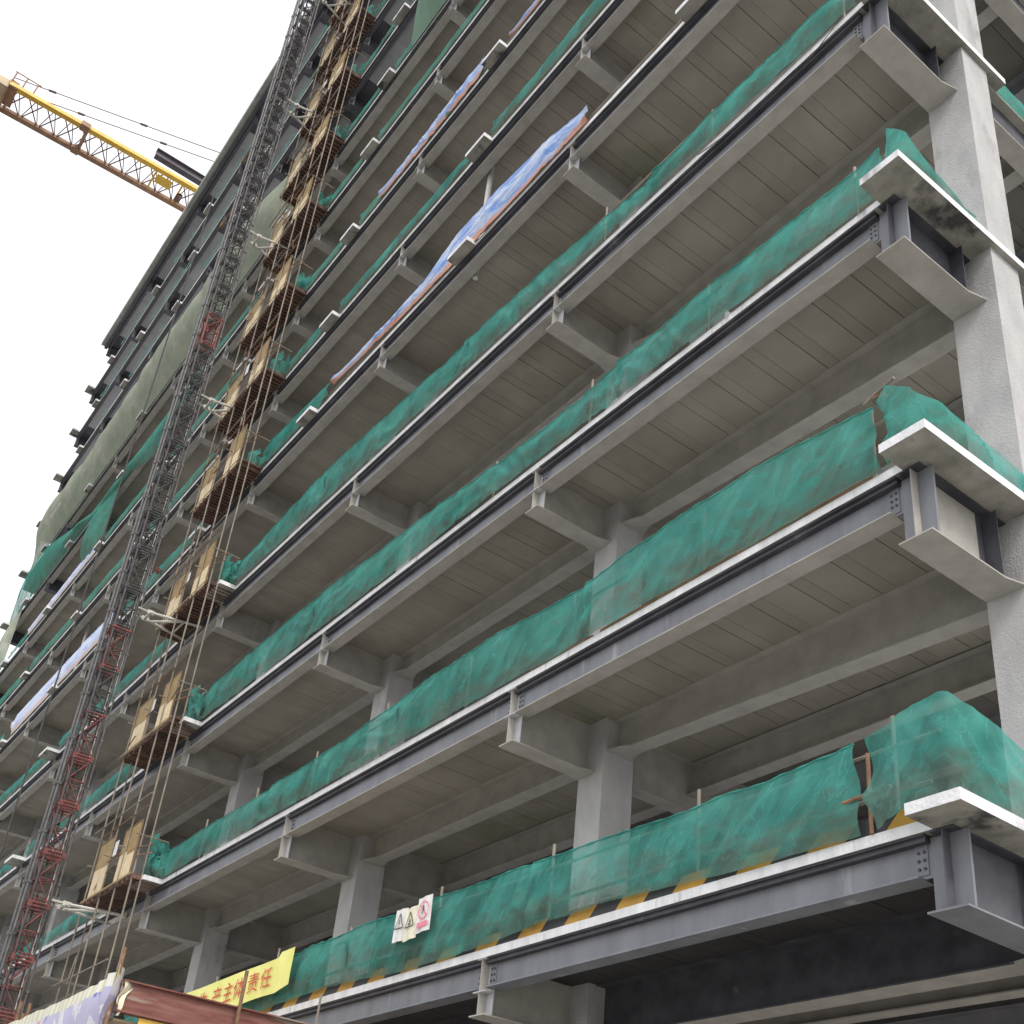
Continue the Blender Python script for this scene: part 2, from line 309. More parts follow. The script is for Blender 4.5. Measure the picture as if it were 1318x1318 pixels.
for k, i in order:
    d = round(BD[k], 3); cor = i in (0,)
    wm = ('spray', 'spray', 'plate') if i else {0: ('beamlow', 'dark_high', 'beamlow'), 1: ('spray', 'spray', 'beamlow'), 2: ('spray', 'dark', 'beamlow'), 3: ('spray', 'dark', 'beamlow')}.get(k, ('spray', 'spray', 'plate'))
    wm = tuple(wm) + ('dark',)
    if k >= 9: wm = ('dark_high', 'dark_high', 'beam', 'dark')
    x = -.378 if i == 0 else -W*i
    key = (d, cor, wm)
    if (k, i) in sel:
        if key not in BM: BM[key] = bracket_mesh(d, cor, wm)
        o = link('cantilever_bracket', BM[key], bld); o.location = (x, 0, ZB[k])
    else:
        ibeam_y(rest, x, 0, 1.73, ZB[k], ZS[k]-.004, .2)
        rest.box(x-.18, x-.009, .15, .17, ZB[k]+.03, ZS[k]-.03); rest.box(x+.009, x+.18, .15, .17, ZB[k]+.03, ZS[k]-.03)
o = rest.build('cantilever_bracket', ['dark_high'], bld); o['kind'] = 'stuff'
# edge beams between the brackets
rest = MB()
def edge(mb, k, i, bolts):
    x1 = -.378 - .02 if i == 0 else -W*i - .016; x0 = -W*(i+1) + .016
    zt = ZS[k] - .003; zb = zt - (.46 if k == 0 else .50 if k < 9 else .28); yf = .30 if k < 9 else .19
    x1b = x1 - (.0 if i == 0 else .03) - (.2 if i == 0 else .0)
    mb.box(x0 + .10, x1b - .10, .02, yf, zb, zb+.02, 0)                   # lower flange
    mb.box(x0, x1b, .02, yf, zt-.02, zt, 2)  # top flange in dark primer that also paints the slab's shade
    mb.box(x0, x1b, .152, .166, zb+.02, zt-.02, 1)
    mb.box(x0+.01, x1b-.01, .06, .1515, zt-.075, zt-.0205, 2)  # added dark strip, paints the shade below the slab overhang
    if bolts:
        for xe, s in ((x1b, -1), (x0, 1)):
            for a in (.09, .16):
                for b in (-.10, -.19, -.28):
                    mb.tube((xe + s*a, .152, zt+b-.05), (xe + s*a, .128, zt+b-.05), .017, 6, 2)
            mb.box(xe + s*.05, xe + s*.20, .142, .1515, zb+.06, zt-.07, 1)
sel = set(sorted([(k, i) for k in range(NK) for i in range(NB)], key=lambda t: (t[1]*W+3) + abs(ZB[t[0]]))[:100])
for k in range(NK):
    for i in range(NB):
        if (k, i) in sel:
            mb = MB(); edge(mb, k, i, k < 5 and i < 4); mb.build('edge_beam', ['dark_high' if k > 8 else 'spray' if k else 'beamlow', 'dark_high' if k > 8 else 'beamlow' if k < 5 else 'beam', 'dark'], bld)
        else: edge(rest, k, i, False)
o = rest.build('edge_beam', ['dark_high', 'dark_high', 'dark_high'], bld); o['kind'] = 'stuff'
# inner beams and girders
for k in range(NK):
    mb = MB(); zt = ZS[k] - .04
    for i in range(NB):
        a = colx(i) - .33; b = colx(i+1) + .33
        zi = ZB[k] + (.38 if k else .0)
        if k and i == 0:                                              # end bay beam gets deeper towards the corner column
            za, zc = ZB[k] + .03, zi
            for y0, y1, lo, hi in ((1.92, 2.24, 0, .022), (2.073, 2.087, .022, None)):
                q = len(mb.v)
                for x, zz in ((b, zc), (a, za)):
                    h1 = zt - .02 if hi is None else zz + hi
                    mb.v += [(x, y0, zz+lo), (x, y1, zz+lo), (x, y1, h1), (x, y0, h1)]
                mb.f += [(q, q+4, q+5, q+1), (q+1, q+5, q+6, q+2), (q+2, q+6, q+7, q+3), (q+3, q+7, q+4, q), (q, q+1, q+2, q+3), (q+7, q+6, q+5, q+4)]; mb.mi += [0]*6
            mb.box(b, a, 1.92, 2.24, zt-.02, zt, 0)
            mb.prism([(b, 1.80), (b+.40, 1.915), (b+.40, 2.245), (b, 2.36)], zi-.003, zi+.03, 0)
            continue
        ibeam_x(mb, 2.08, b, a, zi, zt, .16 if k else .2, mi=0 if k else 1)
        if not k: mb.box(b, a, 1.88, 2.28, zi-.004, zi-.001, 0)
        mb.prism([(b, 1.80), (b+.40, 1.915), (b+.40, 2.245), (b, 2.36)], zi-.003, zi+.03, 0)
        mb.prism([(a-.40, 1.915), (a, 1.80), (a, 2.36), (a-.40, 2.245)], zi-.003, zi+.03, 0)
    mb.build('column_line_beam', ['spray', 'dark'], bld)
    mb = MB()
    for y in (4.15, 6.15, 8.2, 10.45): ibeam_x(mb, y, -67.3, -.32, ZB[k]+.38, zt-.001, .15 if y < 10 else .14, mi=0 if y < 5 else 1)  # deeper rows take a darker grey, interior shade painted in
    mb.build('inner_beam', ['spray', 'beam'], bld)
    if k < 9:
        for i in range(NB+1):
            if i > 5 and k: continue
            mb = MB(); ibeam_y(mb, colx(i) + (.1 if i == 0 else 0), 2.425, 10.1, ZB[k]+.012, zt-.002, .16, tw=.02, mw=1 if i == 0 else None)
            c = colx(i) + (.1 if i == 0 else 0)
            mb.build('inner_girder', ['spray', 'dark'], bld)
# side edge channel under the slab on the short side, and the core far inside
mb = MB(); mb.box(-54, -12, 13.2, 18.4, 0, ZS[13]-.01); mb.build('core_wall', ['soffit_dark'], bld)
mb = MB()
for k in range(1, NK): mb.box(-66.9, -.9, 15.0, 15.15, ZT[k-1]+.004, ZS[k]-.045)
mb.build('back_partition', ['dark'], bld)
# white pipes inside
for (x, y, z0, z1) in ((-12.8, .44, ZT[3]+.9, ZS[4] + .5), (-12.82, .45, ZT[4]+.004, ZS[5]-.04), (-46.6, .9, ZT[6]+.004, ZS[7]-.04), (-46.6, .9, ZT[5]+.004, ZS[6]-.04)):
    pass
mb = MB(); mb.tube((-12.8, .46, ZS[4]-.35), (-12.8, .46, ZS[4]-.04), .07, 12); mb.build('drain_pipe', ['pvc'], bld)
for (x, y, k) in ((-12.82, .46, 4), (-38.0, .6, 4), (-38.0, .6, 3), (-46.4, .6, 4)):
    mb = MB(); mb.tube((x, y, ZT[k]+.004), (x, y, ZS[k+1]-.045), .075, 12); mb.build('drain_pipe', ['pvc'], bld)
# roof upstand
mb = MB()
x = -66.9
while x < -.6:
    w = random.uniform(.5, 1.1); mb.box(x, x+w-.03, -.47, -.3+random.uniform(-.03, .03), ZT[13]+.003, ZT[13]+.08+random.uniform(0, .06)); x += w
mb.build('roof_upstand', ['roofc'], bld)
mb = MB(); mb.box(-67.6, -.3, -.24, -.02, ZS[13]-.22, ZS[13]-.004); mb.build('roof_edge_beam', ['dark_high'], bld)
# ------------------------------------------------------------------ nets
def interp(tab, x):
    tab = sorted(tab)
    if x <= tab[0][0]: return tab[0][1]
    for (a, p), (b, q) in zip(tab, tab[1:]):
        if x <= b: t = (x-a)/(b-a); return p + (q-p)*t
    return tab[-1][1]
def net(name, path, zb, zt, res, seed, m, amp=.035, bulge=.0, foldf=1.0, tie=2.1, pinch=True, lean=0.0, hem=False):
    """cloth hung along a plan path; zb, zt give bottom and top height at arc length s"""
    pts = [Vector((a, b, 0)) for a, b in path]; L = [0]
    for a, b in zip(pts, pts[1:]): L.append(L[-1] + (b-a).length)
    tot = L[-1]; n = max(6, int(tot/res)); hh = max(zt(tot*.5) - zb(tot*.5), .2); m_ = max(5, min(30, int(hh/res)))
    mb = MB(); mb.uv = []
    off = Vector((seed*13.7, seed*5.1, seed*2.3))
    for i in range(n+1):
        s = tot*i/n; j = 0
        while j < len(L)-2 and s > L[j+1]: j += 1
        d = pts[j+1]-pts[j]; t = (s-L[j])/max(d.length, 1e-6); p = pts[j] + d*t
        nrm = Vector((d.y, -d.x, 0)).normalized()
        if nrm.y > 0 and abs(nrm.y) > .5: nrm = -nrm
        if nrm.x < 0 and abs(nrm.x) > .5: nrm = -nrm
        ta = (s + seed*1.3) % tie / tie; sag = -.03*math.sin(math.pi*ta)*min(1, hh)
        ed = min(s, tot-s); pn = math.exp(-(ed/.18)**2) if pinch else 0
        z0 = zb(s) + .02*noise.noise(Vector((s*.9, seed, 3))); z1 = zt(s) + sag + .02*noise.noise(Vector((s*1.1, seed, 0)))
        for k in range(m_+1):
            v = k/m_; z = z0 + (z1-z0)*v
            q = Vector((s*foldf, 0, z*foldf))
            fa = .85 + .5*noise.noise(Vector((s*.25, seed, 2)))           # fold direction wanders
            ac = s*math.sin(fa) + z*math.cos(fa); al = z*math.sin(fa) - s*math.cos(fa)
            diag = noise.noise(Vector((ac*1.5, al*.35, 0))*foldf + off)
            diag2 = noise.noise(Vector((ac*4.6, al*.6, 4))*foldf + off)
            y = amp*(1.5*diag + .55*diag2) + bulge*math.sin(math.pi*min(1, v*1.02))*(.75+.5*noise.noise(Vector((s*.3, seed, 9))))
            ridge = 1-abs(noise.noise(Vector((ac*2.4, al*.3, 7))*foldf + off)); y += amp*1.0*(max(0, ridge-.80)/.20)**1.5
            y *= (.25 + .75*math.sin(math.pi*min(v*.9+.08, 1)))
            y += pn*.05*math.sin(v*9+seed)
            dx = .03*diag2*(1-v)
            w = p + nrm*(y + .02 + lean*v)
            mb.v.append((w.x + dx*abs(nrm.y), w.y, z)); mb.uv.append((s, v))
    for i in range(n):
        for k in range(m_):
            a = i*(m_+1)+k; mb.f.append((a, a+m_+1, a+m_+2, a+1)); mb.mi.append(0)
    if hem:
        k0 = len(mb.v); e = [Vector(mb.v[i*(m_+1)+m_]) for i in range(n+1)]; r = .016
        for i, c in enumerate(e):
            for q in range(5):
                t = 2*math.pi*q/5; mb.v.append((c.x, c.y + r*math.cos(t), c.z + r*math.sin(t)*(1+.5*math.sin(i)))); mb.uv.append((i*res, 1))
        for i in range(n):
            for q in range(5):
                a = k0+i*5+q; b = k0+i*5+(q+1) % 5; mb.f.append((a, b, b+5, a+5)); mb.mi.append(0)
    return mb.build(name, [m], None, True)
T = {0: [(.2,1.1),(-.1,1.09),(-1,1.09),(-2.5,1.07),(-4,1.05),(-7,1.09),(-12.5,1.11),(-14.7,1.02),(-25,1.05)],
     1: [(-.5,1.02),(-1.1,1.23),(-2.4,1.36),(-3.9,1.42),(-5.6,1.29),(-6.3,1.15),(-6.6,1.13),(-9.5,1.32),(-11.8,1.17),(-14.2,1.0),(-17.8,.9),(-24.7,.85),(-30,.8),(-34.4,.45),(-67,.5)],
     2: [(-.2,.98),(-4,1.0),(-6.4,.87),(-8.2,.72),(-11,.95),(-13.4,1.1),(-17.9,1.3),(-24.1,1.15),(-30.8,.7),(-39,.55),(-67,.5)],
     3: [(-.5,.8),(-3.5,.78),(-5.6,.6),(-8.8,.92),(-13.2,1.08),(-18.8,1.4),(-24.6,.8),(-30,.7),(-40,.7),(-67,.6)],
     4: [(-.5,.55),(-7.7,.47),(-20.8,.75),(-25.6,1.05),(-30,.6),(-40,.8),(-67,.8)],
     5: [(-.5,.7),(-8.6,.75),(-10.3,.55),(-12.6,.5),(-16.6,.5),(-20.5,.5),(-22.7,.6),(-24.2,.5),(-30,.55),(-67,.7)],
     6: [(-.5,.6),(-12,.5),(-18.7,.45),(-25,.55),(-67,.5)],
     7: [(-.5,.5),(-17,.42),(-25,.45),(-67,.5)]}
for k in range(8, 13): T[k] = [(-.5, .5), (-17, .45), (-30, .35), (-45, .3), (-67, .3)]
GRP = 'green safety nets along the deck edges'
def spot(x):
    if x > -24.5: return 'between the corner column and the timber landings'
    return 'beyond the hoist mast'
def edgenet(k, xa, xb, idx, m='green', hb=.02, word='green safety net'):
    tab = T[k]; res = (.055, .055, .07, .10, .14, .2)[min(k, 5)] * (1 if xa > -26 else 2.2)
    zt = lambda s: ZT[k] + interp(tab, xa - s)*(1 if k in (0,) or k > 3 else .93) + (.05*noise.noise(Vector((s*.45, k*3.1, idx))) - .02 if 0 < k < 5 else 0)
    zb = lambda s: ZT[k] + (hb if k else .055 + .06*math.sin((xa-s)*.8)) - (0 if k in (0,) else .02)
    xb2 = xb - (.12 if k < 4 and xa > -26 and xb > -24 else 0)
    o = net('safety_net', [(xa, -.03), (xb2, -.045)], zb, zt, res, k*31 + idx, m, amp=.06 if k < 4 else .03, bulge=.03 if k < 6 else .02, lean=-.0, hem=k < 5 and xa > -26)
    side = ['nearest the corner column', 'second from the corner column', 'third from the corner column', 'beside the timber landings', '', '', '', '', '', ''][idx]
    if xa < -28:
        j = {0: 'first', 1: 'second', 2: 'third', 3: 'fourth', 4: 'fifth', 5: 'sixth', 6: 'seventh'}.get(idx-4, 'last')
        side = j + ' one left of the landings'
    tag(o, '%s on deck %s up, %s' % ('green net', ORD[k], side), 'safety net', GRP)
    return o
segs_low = {0: [(-.0, 0)], }
S0 = [(-1.32, -7.06), (-7.06, -12.6), (-12.64, -18.2), (-18.2, -24.4)]
for i, (a, b) in enumerate(S0): edgenet(0, a, b, i+0 if 0 else i, 'green')
S1 = [(-.75, -6.32), (-6.42, -12.1), (-12.1, -18.0), (-18.0, -24.6)]
S2 = [(-.35, -5.9), (-5.9, -10.9), (-10.9, -17.4), (-17.4, -24.1)]
S3 = [(-.6, -5.2), (-5.2, -11.6), (-11.6, -18.6), (-18.6, -25.2)]
LFT = [(-29.3, -34.8), (-34.8, -41.3), (-42.6, -50.0), (-50.0, -58.4), (-58.4, -66.6)]
for k, S in ((1, S1), (2, S2), (3, S3)):
    for i, (a, b) in enumerate(S): edgenet(k, a, b, i)
    for i, (a, b) in enumerate(LFT): edgenet(k, a, b, i+4)
for k in range(4, 13):
    skip = {4: {1, 2, 6}, 6: {0, 1, 6}}.get(k, ())
    idx = 0
    for i in range(9):
        a = -.6 if i == 0 else -W*(i-1) - 4.8; b = -W*i - 3.75 if i < 8 else -65.0
        if i == 3: a, b = -21.65, -24.4
        if i == 4: a, b = -29.3, -37.35
        if i in skip or (k > 8 and i == 8): idx += 1; continue
        if k > 8: c0 = random.uniform(0, .4); c1 = random.uniform(.5, 1.0); a, b = a + (b-a)*c0, a + (b-a)*c1
        edgenet(k, a, b, idx, 'green' if k < 6 and i < 4 else 'green2'); idx += 1
# corner nets
def corner(k, path, zb, zt, lab, m='green', res=.06, amp=.05, seed=5):
    o = net('safety_net', path, zb, zt, res, seed, m, amp=amp, bulge=.02, pinch=True); tag(o, lab, 'safety net', GRP)
corner(0, [(-1.12, -.08), (-.5, -.33), (.06, -.38), (.10, .3), (.1, 1.6)], lambda s: ZT[0]+.01, lambda s: ZT[0] + interp([(0, 1.08), (.6, 1.10), (1.1, 1.16), (1.35, 1.15), (2.0, 1.0), (3, .8), (3.6, .8)], s),
       'green net wrapped round the corner of the first deck from the bottom, half see-through', amp=.07)
corner(1, [(-.72, -.05), (-.45, -.3), (-.1, -.3), (.05, .1), (.05, 1.0), (.08, 1.75)], lambda s: ZT[1]+.0, lambda s: ZT[1] + interp([(0, 1.1), (.35, 1.05), (.8, .72), (1.3, .62), (2.0, .55), (2.6, .5)], s),
       'crumpled green net drooping behind the white corner slab of the second deck', seed=8, amp=.06)
corner(2, [(-.33, -.05), (-.2, -.2), (.06, -.1), (.08, .6), (.06, 1.4)], lambda s: ZT[2]+.0, lambda s: ZT[2] + interp([(0, 1.0), (.2, 1.02), (.6, .7), (1.2, .35), (2, .2)], s),
       'peak of green net behind the white corner slab of the third deck', seed=11)
for k, h in ((3, .8), (4, .8)):
    o = net('safety_net', [(-.17, 2.95), (-.17, 7.5), (-.17, 12.0)], lambda s: ZT[k]+.0, lambda s: ZT[k]+h, .14, 70+k, 'green2', amp=.04); tag(o, 'pale green net on the short side of the %s deck, right of the corner column' % ORD[k], 'safety net', GRP)
# gathered net ends beside the landings
for k in range(1, 12):
    x0 = -24.35 if k < 4 else -24.5
    h = (.0, 1.35, 1.25, 1.2, .8, 1.1, .9, .9, .8, .8, .8, .8)[k]
    o = net('net_bundle', [(x0, -.25), (x0-.35, -.42), (x0-.25, -.05), (x0+.45, -.1)], lambda s: ZT[k]+.05, lambda s: ZT[k]+h-.25*s, .09 if k < 5 else .15, 200+k, 'green', amp=.16, foldf=1.6)
    tag(o, 'gathered end of green net tied beside the timber landing of the %s deck' % ORD[k], 'net bundle', 'gathered net ends beside the landings')
# billowing full-storey nets
def billow(name, x0, x1, k, m, lab, seed, bul=.9, top=None, bot=None):
    tot = x0 - x1
    zt = top or (lambda s: ZT[k+1] + .05); zb = bot or (lambda s: ZT[k] - .08)
    n = int(tot/.35); mm = 18; mb = MB(); mb.uv = []
    for i in range(n+1):
        s = tot*i/n; e = math.sin(math.pi*min(1, max(0, min(s, tot-s)/3.0))*.5)
        z0 = zb(s); z1 = zt(s)
        for q in range(mm+1):
            v = q/mm; a = math.sin(math.pi*v)
            y = -.06 - bul*e*a*(1.0 + .35*noise.noise(Vector((s*.16, seed, v)))) - .12*noise.noise(Vector((s*.7, v*2, seed))) * a
            z = z0 + (z1-z0)*v - .25*e*a
            mb.v.append((x0 - s + .05*noise.noise(Vector((s, v*3, seed))), y, z)); mb.uv.append((s, v))
    for i in range(n):
        for q in range(mm):
            a = i*(mm+1)+q; mb.f.append((a, a+mm+1, a+mm+2, a+1)); mb.mi.append(0)
    o = mb.build(name, [m], None, True); tag(o, lab, 'billowing net', 'big nets billowing out over open storeys')
billow('billowing_net', -28.8, -66.4, 8, 'beige', 'long beige-green net bellying out over the ninth storey behind the hoist mast', 3, .75)
billow('billowing_net', -12.0, -19.6, 8, 'paleg', 'round bulge of pale green net at the top edge of the picture', 5, 1.0, top=lambda s: ZT[9]+.3)
billow('billowing_net', -36.5, -50.5, 7, 'green2', 'limp green net hanging down from the eighth deck edge left of the mast', 7, .3,
       top=lambda s: ZT[7]+.1, bot=lambda s: ZT[7] - interp([(0, .3), (3, 2.2), (5, 1.9), (8, .8), (11, .7), (14, 1.0)], s))
billow('billowing_net', -46.2, -51.2, 6, 'green2', 'drooping pouch of green net left of the hoist cables', 9, .5,
       top=lambda s: ZT[7]+.05, bot=lambda s: ZT[6] + interp([(0, 1.2), (1.5, .1), (3.5, .6), (5, 2.2)], s))
billow('billowing_net', -50.6, -67.4, 7, 'green2', 'fan of green net stretched over the storey at the far left end', 12, .35,
       top=lambda s: ZT[7] + interp([(0, .2), (6, 2.0), (12, 4.0), (17, 4.2)], s), bot=lambda s: ZT[7]-.1)
billow('billowing_net', -64.0, -67.6, 6, 'beige', 'grey-white torn net at the far left end below the green fan', 14, .4)
billow('billowing_net', -64.5, -67.6, 5, 'green2', 'dull green net over the far left end of the sixth storey', 15, .3)
# tarps
def tarp(k, xa, xb, tab, m, lab, seed, bt=.0, y=-.05):
    o = net('tarp', [(xa, y), (xb, y)], lambda s: ZT[k] + interp(bt, xa-s) if isinstance(bt, list) else ZT[k]+bt, lambda s: ZT[k] + interp(tab, xa-s), .07 if xa > -26 else .2, seed, m, amp=.035, bulge=.08, foldf=.9)
    tag(o, lab, 'tarp', 'striped tarps tied along the deck edges')
tarp(4, -7.75, -19.6, [(-7.7,.48),(-9.5,.95),(-11.4,1.12),(-13.2,1.10),(-14.7,.6),(-16.5,.55),(-19.2,.6),(-20.8,.6)], 'tarp', 'blue, white and orange tarp twisting along the fifth deck edge', 301, [(-7.7,-.05),(-14,-.05),(-16,.05),(-17.5,.15),(-19.6,.3)])
tarp(6, -5.2, -11.95, [(-5,.8),(-9,.7),(-11,.3),(-12,.15)], 'tarp', 'blue and white tarp on the seventh deck, right of the concrete nib', 302)
tarp(6, -13.25, -19.2, [(-13.2,.7),(-14.1,.8),(-16,.65),(-19.2,.4)], 'tarp', 'narrow blue tarp on the seventh deck, left of the concrete nib', 303)
tarp(6, -46.9, -58.6, [(-46,.6),(-50,.8),(-58.6,.7)], 'tarp2', 'thin blue tarp on the seventh deck far left of the hoist mast', 304)
tarp(4, -38.4, -53.5, [(-38,.9),(-42,1.1),(-53,1.2)], 'tarp2', 'pale blue and white tarp on the fifth deck left of the hoist mast', 305)
o = net('safety_net', [(-20.0, -.02), (-24.4, -.02)], lambda s: ZT[4], lambda s: ZT[4]+interp(T[4], -20-s), .12, 310, 'green', amp=.06)
tag(o, 'green safety net on the fifth deck at the loose end of the blue tarp', 'safety net', GRP)
# guard rails behind the nets
for k in range(0, 13):
    t = empty('guard_rail', (0, 0, 0)); tag(t, 'scaffold tube guard rail behind the net on the %s deck from the bottom' % ORD[k], 'guard rail', 'tube guard rails along the decks')
    x = -.9; h = {0: 1.22, 1: 1.15, 2: 1.0, 3: 1.0}.get(k, .55)
    xs = []
    while x > -66: xs.append(x); x -= 3.0
    for x in xs:
        if -29 < x < -24.6: continue
        if k > 3 and x < -40: continue
        hh = h + (.12 if random.random() < .4 else 0) if x > -26 else h*.5
        if k > 3: hh = .25
        mb = MB(); mb.tube((x, .06, ZT[k]), (x, .06, ZT[k]+hh), .024, 8); mb.build('post', ['tube'], t)
    mb = MB(); 
    zr = ZT[k] + (.95 if k == 0 else .82 if k < 4 else .18)
    mb.tube((-.3, .03, zr), (-24.4, .03, zr), .022, 8)
    if k == 0: mb.tube((-.5, .10, ZT[0]+.45), (-24.4, .10, ZT[0]+.45), .024, 8)
    mb.build('rail', ['tube'], t)
t = MB(); t.box(-.62, -24.2, .015, .035, ZT[0]+.004, ZT[0]+.20); o = t.build('toe_board', ['stripe']); tag(o, 'black and yellow striped toe board under the lowest green net', 'toe board')
t = MB(); t.box(-.9, -6.1, .0, .05, ZT[1]+.012, ZT[1]+.06); t.box(-6.3, -7.9, .0, .05, ZT[1]+.012, ZT[1]+.05); o = t.build('timber_batten', ['brownish']); tag(o, 'brown timber batten lying on the slab edge under the second deck net', 'batten')
t = empty('corner_handrail'); tag(t, 'bare tube ends and couplers poking out at the corner of the second deck', 'handrail')
mb = MB(); mb.tube((-.95, -.02, ZT[1]+1.22), (-.42, -.10, ZT[1]+1.27), .022, 8); mb.build('tube', ['tube'], t)
mb = MB(); mb.box(-.78, -.68, -.06, .02, ZT[1]+1.18, ZT[1]+1.28); mb.box(-.66, -.6, -.07, .01, ZT[1]+1.12, ZT[1]+1.2); mb.build('coupler', ['rust'], t)
t = empty('corner_handrail'); tag(t, 'rusty tube post and cross rail in the gap of the lowest net near the corner', 'handrail')
mb = MB(); mb.tube((-1.2, -.02, ZT[0]), (-1.2, -.02, ZT[0]+.95), .024, 8); mb.build('post', ['rust'], t)
mb = MB(); mb.tube((-1.75, -.06, ZT[0]+.42), (-.9, -.06, ZT[0]+.46), .024, 8); mb.build('tube', ['rust'], t)
for (x, k, n, where) in ((-13.4, 1, 3, 'second deck left of the second column'), (-3.6, 2, 2, 'third deck near the corner'), (-21.0, 1, 2, 'second deck near the landings'), (-15.2, 3, 3, 'fourth deck behind the net')):
    mb = MB()
    for q in range(n):
        for r_ in range(2): mb.box(x-q*.42, x-q*.42-.39, .14+random.uniform(-.02, .02), .34, ZT[k]+.004+r_*.2, ZT[k]+.196+r_*.2)
    o = mb.build('block_pile', ['roofc']); tag(o, 'small pile of grey concrete blocks on the %s' % where, 'block pile')
mb = MB(); mb.tube((-13.35, -.14, 0), (-13.35, -.10, ZS[0]+.12), .022, 8); o = mb.build('prop_tube', ['tube']); tag(o, 'single thin tube standing against the lowest slab edge, right of the banner', 'tube')
mb = MB(); mb.path([(-.9, -.03, ZT[3]+.01), (-1.6, -.06, ZS[3]-.25), (-3.2, -.04, ZS[3]-.18), (-4.2, .0, ZT[3]-.01)], .008); o = mb.build('loose_wire', ['cable']); tag(o, 'thin black wire looping below the fourth deck edge', 'wire')
# ------------------------------------------------------------------ signs and banner on the lowest net
def sheet(name, x, zc, w, h, m, lab, draw, rot=0.0, y=-.23):
    t = empty(name, (x, y, zc)); t.rotation_euler = (0, rot, 0); tag(t, lab, 'sign', 'paper safety signs on the lowest net')
    mb = MB(); n = 6
    for i in range(n):
        a = -w/2 + w*i/n; b = a + w/n; ya = .012*math.sin(i*1.4); yb = .012*math.sin((i+1)*1.4)
        mb.quad((a, ya, -h/2), (b, yb, -h/2), (b, yb, h/2), (a, ya, h/2)); mb.quad((a, ya+.006, h/2), (b, yb+.006, h/2), (b, yb+.006, -h/2), (a, ya+.006, -h/2))
    mb.build('sheet', [m], t)
    draw(t)
def bar(mb, a, b, w, y=-.022):
    a = Vector((a[0], y, a[1])); b = Vector((b[0], y, b[1])); d = (b-a).normalized(); n = Vector((-d.z, 0, d.x))*w/2
    mb.quad(tuple(a-n), tuple(b-n), tuple(b+n), tuple(a+n))
def tri(sym):
    def f(t):
        mb = MB(); A, B, C = (-.13, -.06), (.13, -.06), (0, .19)
        for p, q in ((A, B), (B, C), (C, A)): bar(mb, p, q, .022)
        if sym: bar(mb, (0, .09), (0, .0), .02); bar(mb, (0, -.02), (0, -.035), .02)
        else: bar(mb, (-.04, -.02), (.03, -.01), .03); bar(mb, (-.02, .02), (.03, .05), .02); bar(mb, (.02, .0), (.0, .07), .015)
        mb.build('warning_symbol', ['ink'], t)
    return f
def prohib(t):
    mb = MB(); r = .145; n = 28
    for i in range(n):
        a = 2*math.pi*i/n; b = 2*math.pi*(i+1)/n
        bar(mb, (r*math.cos(a), .06+r*math.sin(a)), (r*math.cos(b), .06+r*math.sin(b)), .026)
    bar(mb, (-r*.7, .06+r*.7), (r*.7, .06-r*.7), .024)
    bar(mb, (-.15, -.18), (.15, -.18), .09); mb.build('prohibition_symbol', ['pink'], t)
    mb = MB(); bar(mb, (0, .14), (.01, .09), .03, -.026); bar(mb, (.01, .09), (-.03, .0), .025, -.026); bar(mb, (.0, .07), (.05, .05), .015, -.026); mb.build('figure_symbol', ['ink'], t)
ZN = ZT[0]
sheet('warning_sign', -10.62, ZN+.74, .36, .56, 'paper', 'white warning sheet with an outlined triangle, left of the three signs', tri(True), .04)
sheet('warning_sign', -10.26, ZN+.70, .38, .56, 'cream', 'cream warning sheet with a black triangle, middle of the three signs', tri(False), -.05, -.245)
sheet('prohibition_sign', -9.88, ZN+.79, .40, .60, 'paper', 'white sheet with a pink prohibition ring, right of the three signs', prohib, -.03, -.238)
ban = empty('banner'); tag(ban, 'yellow cloth banner with red Chinese characters hung over the lowest green net', 'banner')
BX0, BX1 = -14.55, -21.5
def bw(s): return ZN + .98 - .05*math.sin(s*1.1) - .03*s*.2
def by(x, v): return -.22 - .012*math.sin(x*2.1) - .015*noise.noise(Vector((x*1.0, v*1.0, 2)))
def bz(x, v):
    s = BX0 - x; top = ZN + .97 + (.10 if s < .6 else .0) - .03*s*.3; bot = ZN + .22 + .05*math.sin(s*1.3) + (.12 - .2*s if s < .6 else 0)
    return bot + (top-bot)*v
mb = MB(); n = 60
for i in range(n+1):
    x = BX0 + (BX1-BX0)*i/n
    for q in range(9):
        v = q/8; mb.v.append((x, by(x, v), bz(x, v)))
for i in range(n):
    for q in range(8):
        a = i*9+q; mb.f.append((a, a+9, a+10, a+1)); mb.mi.append(0)
mb.build('cloth', ['yellow'], ban, True)
def glyph(ch, xc, size):
    cu = bpy.data.curves.new('character', 'FONT'); cu.body = ch; cu.size = size; cu.align_x = 'CENTER'; cu.resolution_u = 3
    ob = bpy.data.objects.new('character', cu); COL.objects.link(ob)
    dg = bpy.context.evaluated_depsgraph_get(); dg.update()
    me = bpy.data.meshes.new_from_object(ob.evaluated_get(dg)); bpy.data.objects.remove(ob); bpy.data.curves.remove(cu)
    for v in me.vertices:
        X = xc + v.co.x*.92; s = (v.co.y + size*.14)/(size*1.05); vv = .18 + .66*s
        v.co = (X, by(X, vv) - .03, bz(X, vv))
    me.materials.clear(); me.materials.append(M['redtext'])
    o = bpy.data.objects.new('character', me); COL.objects.link(o); o.parent = ban
for ch, xc in zip('安全生产主体责任', (-20.0, -19.35, -18.72, -17.97, -17.36, -16.82, -16.2, -15.62)):
    glyph(ch, xc, .58)
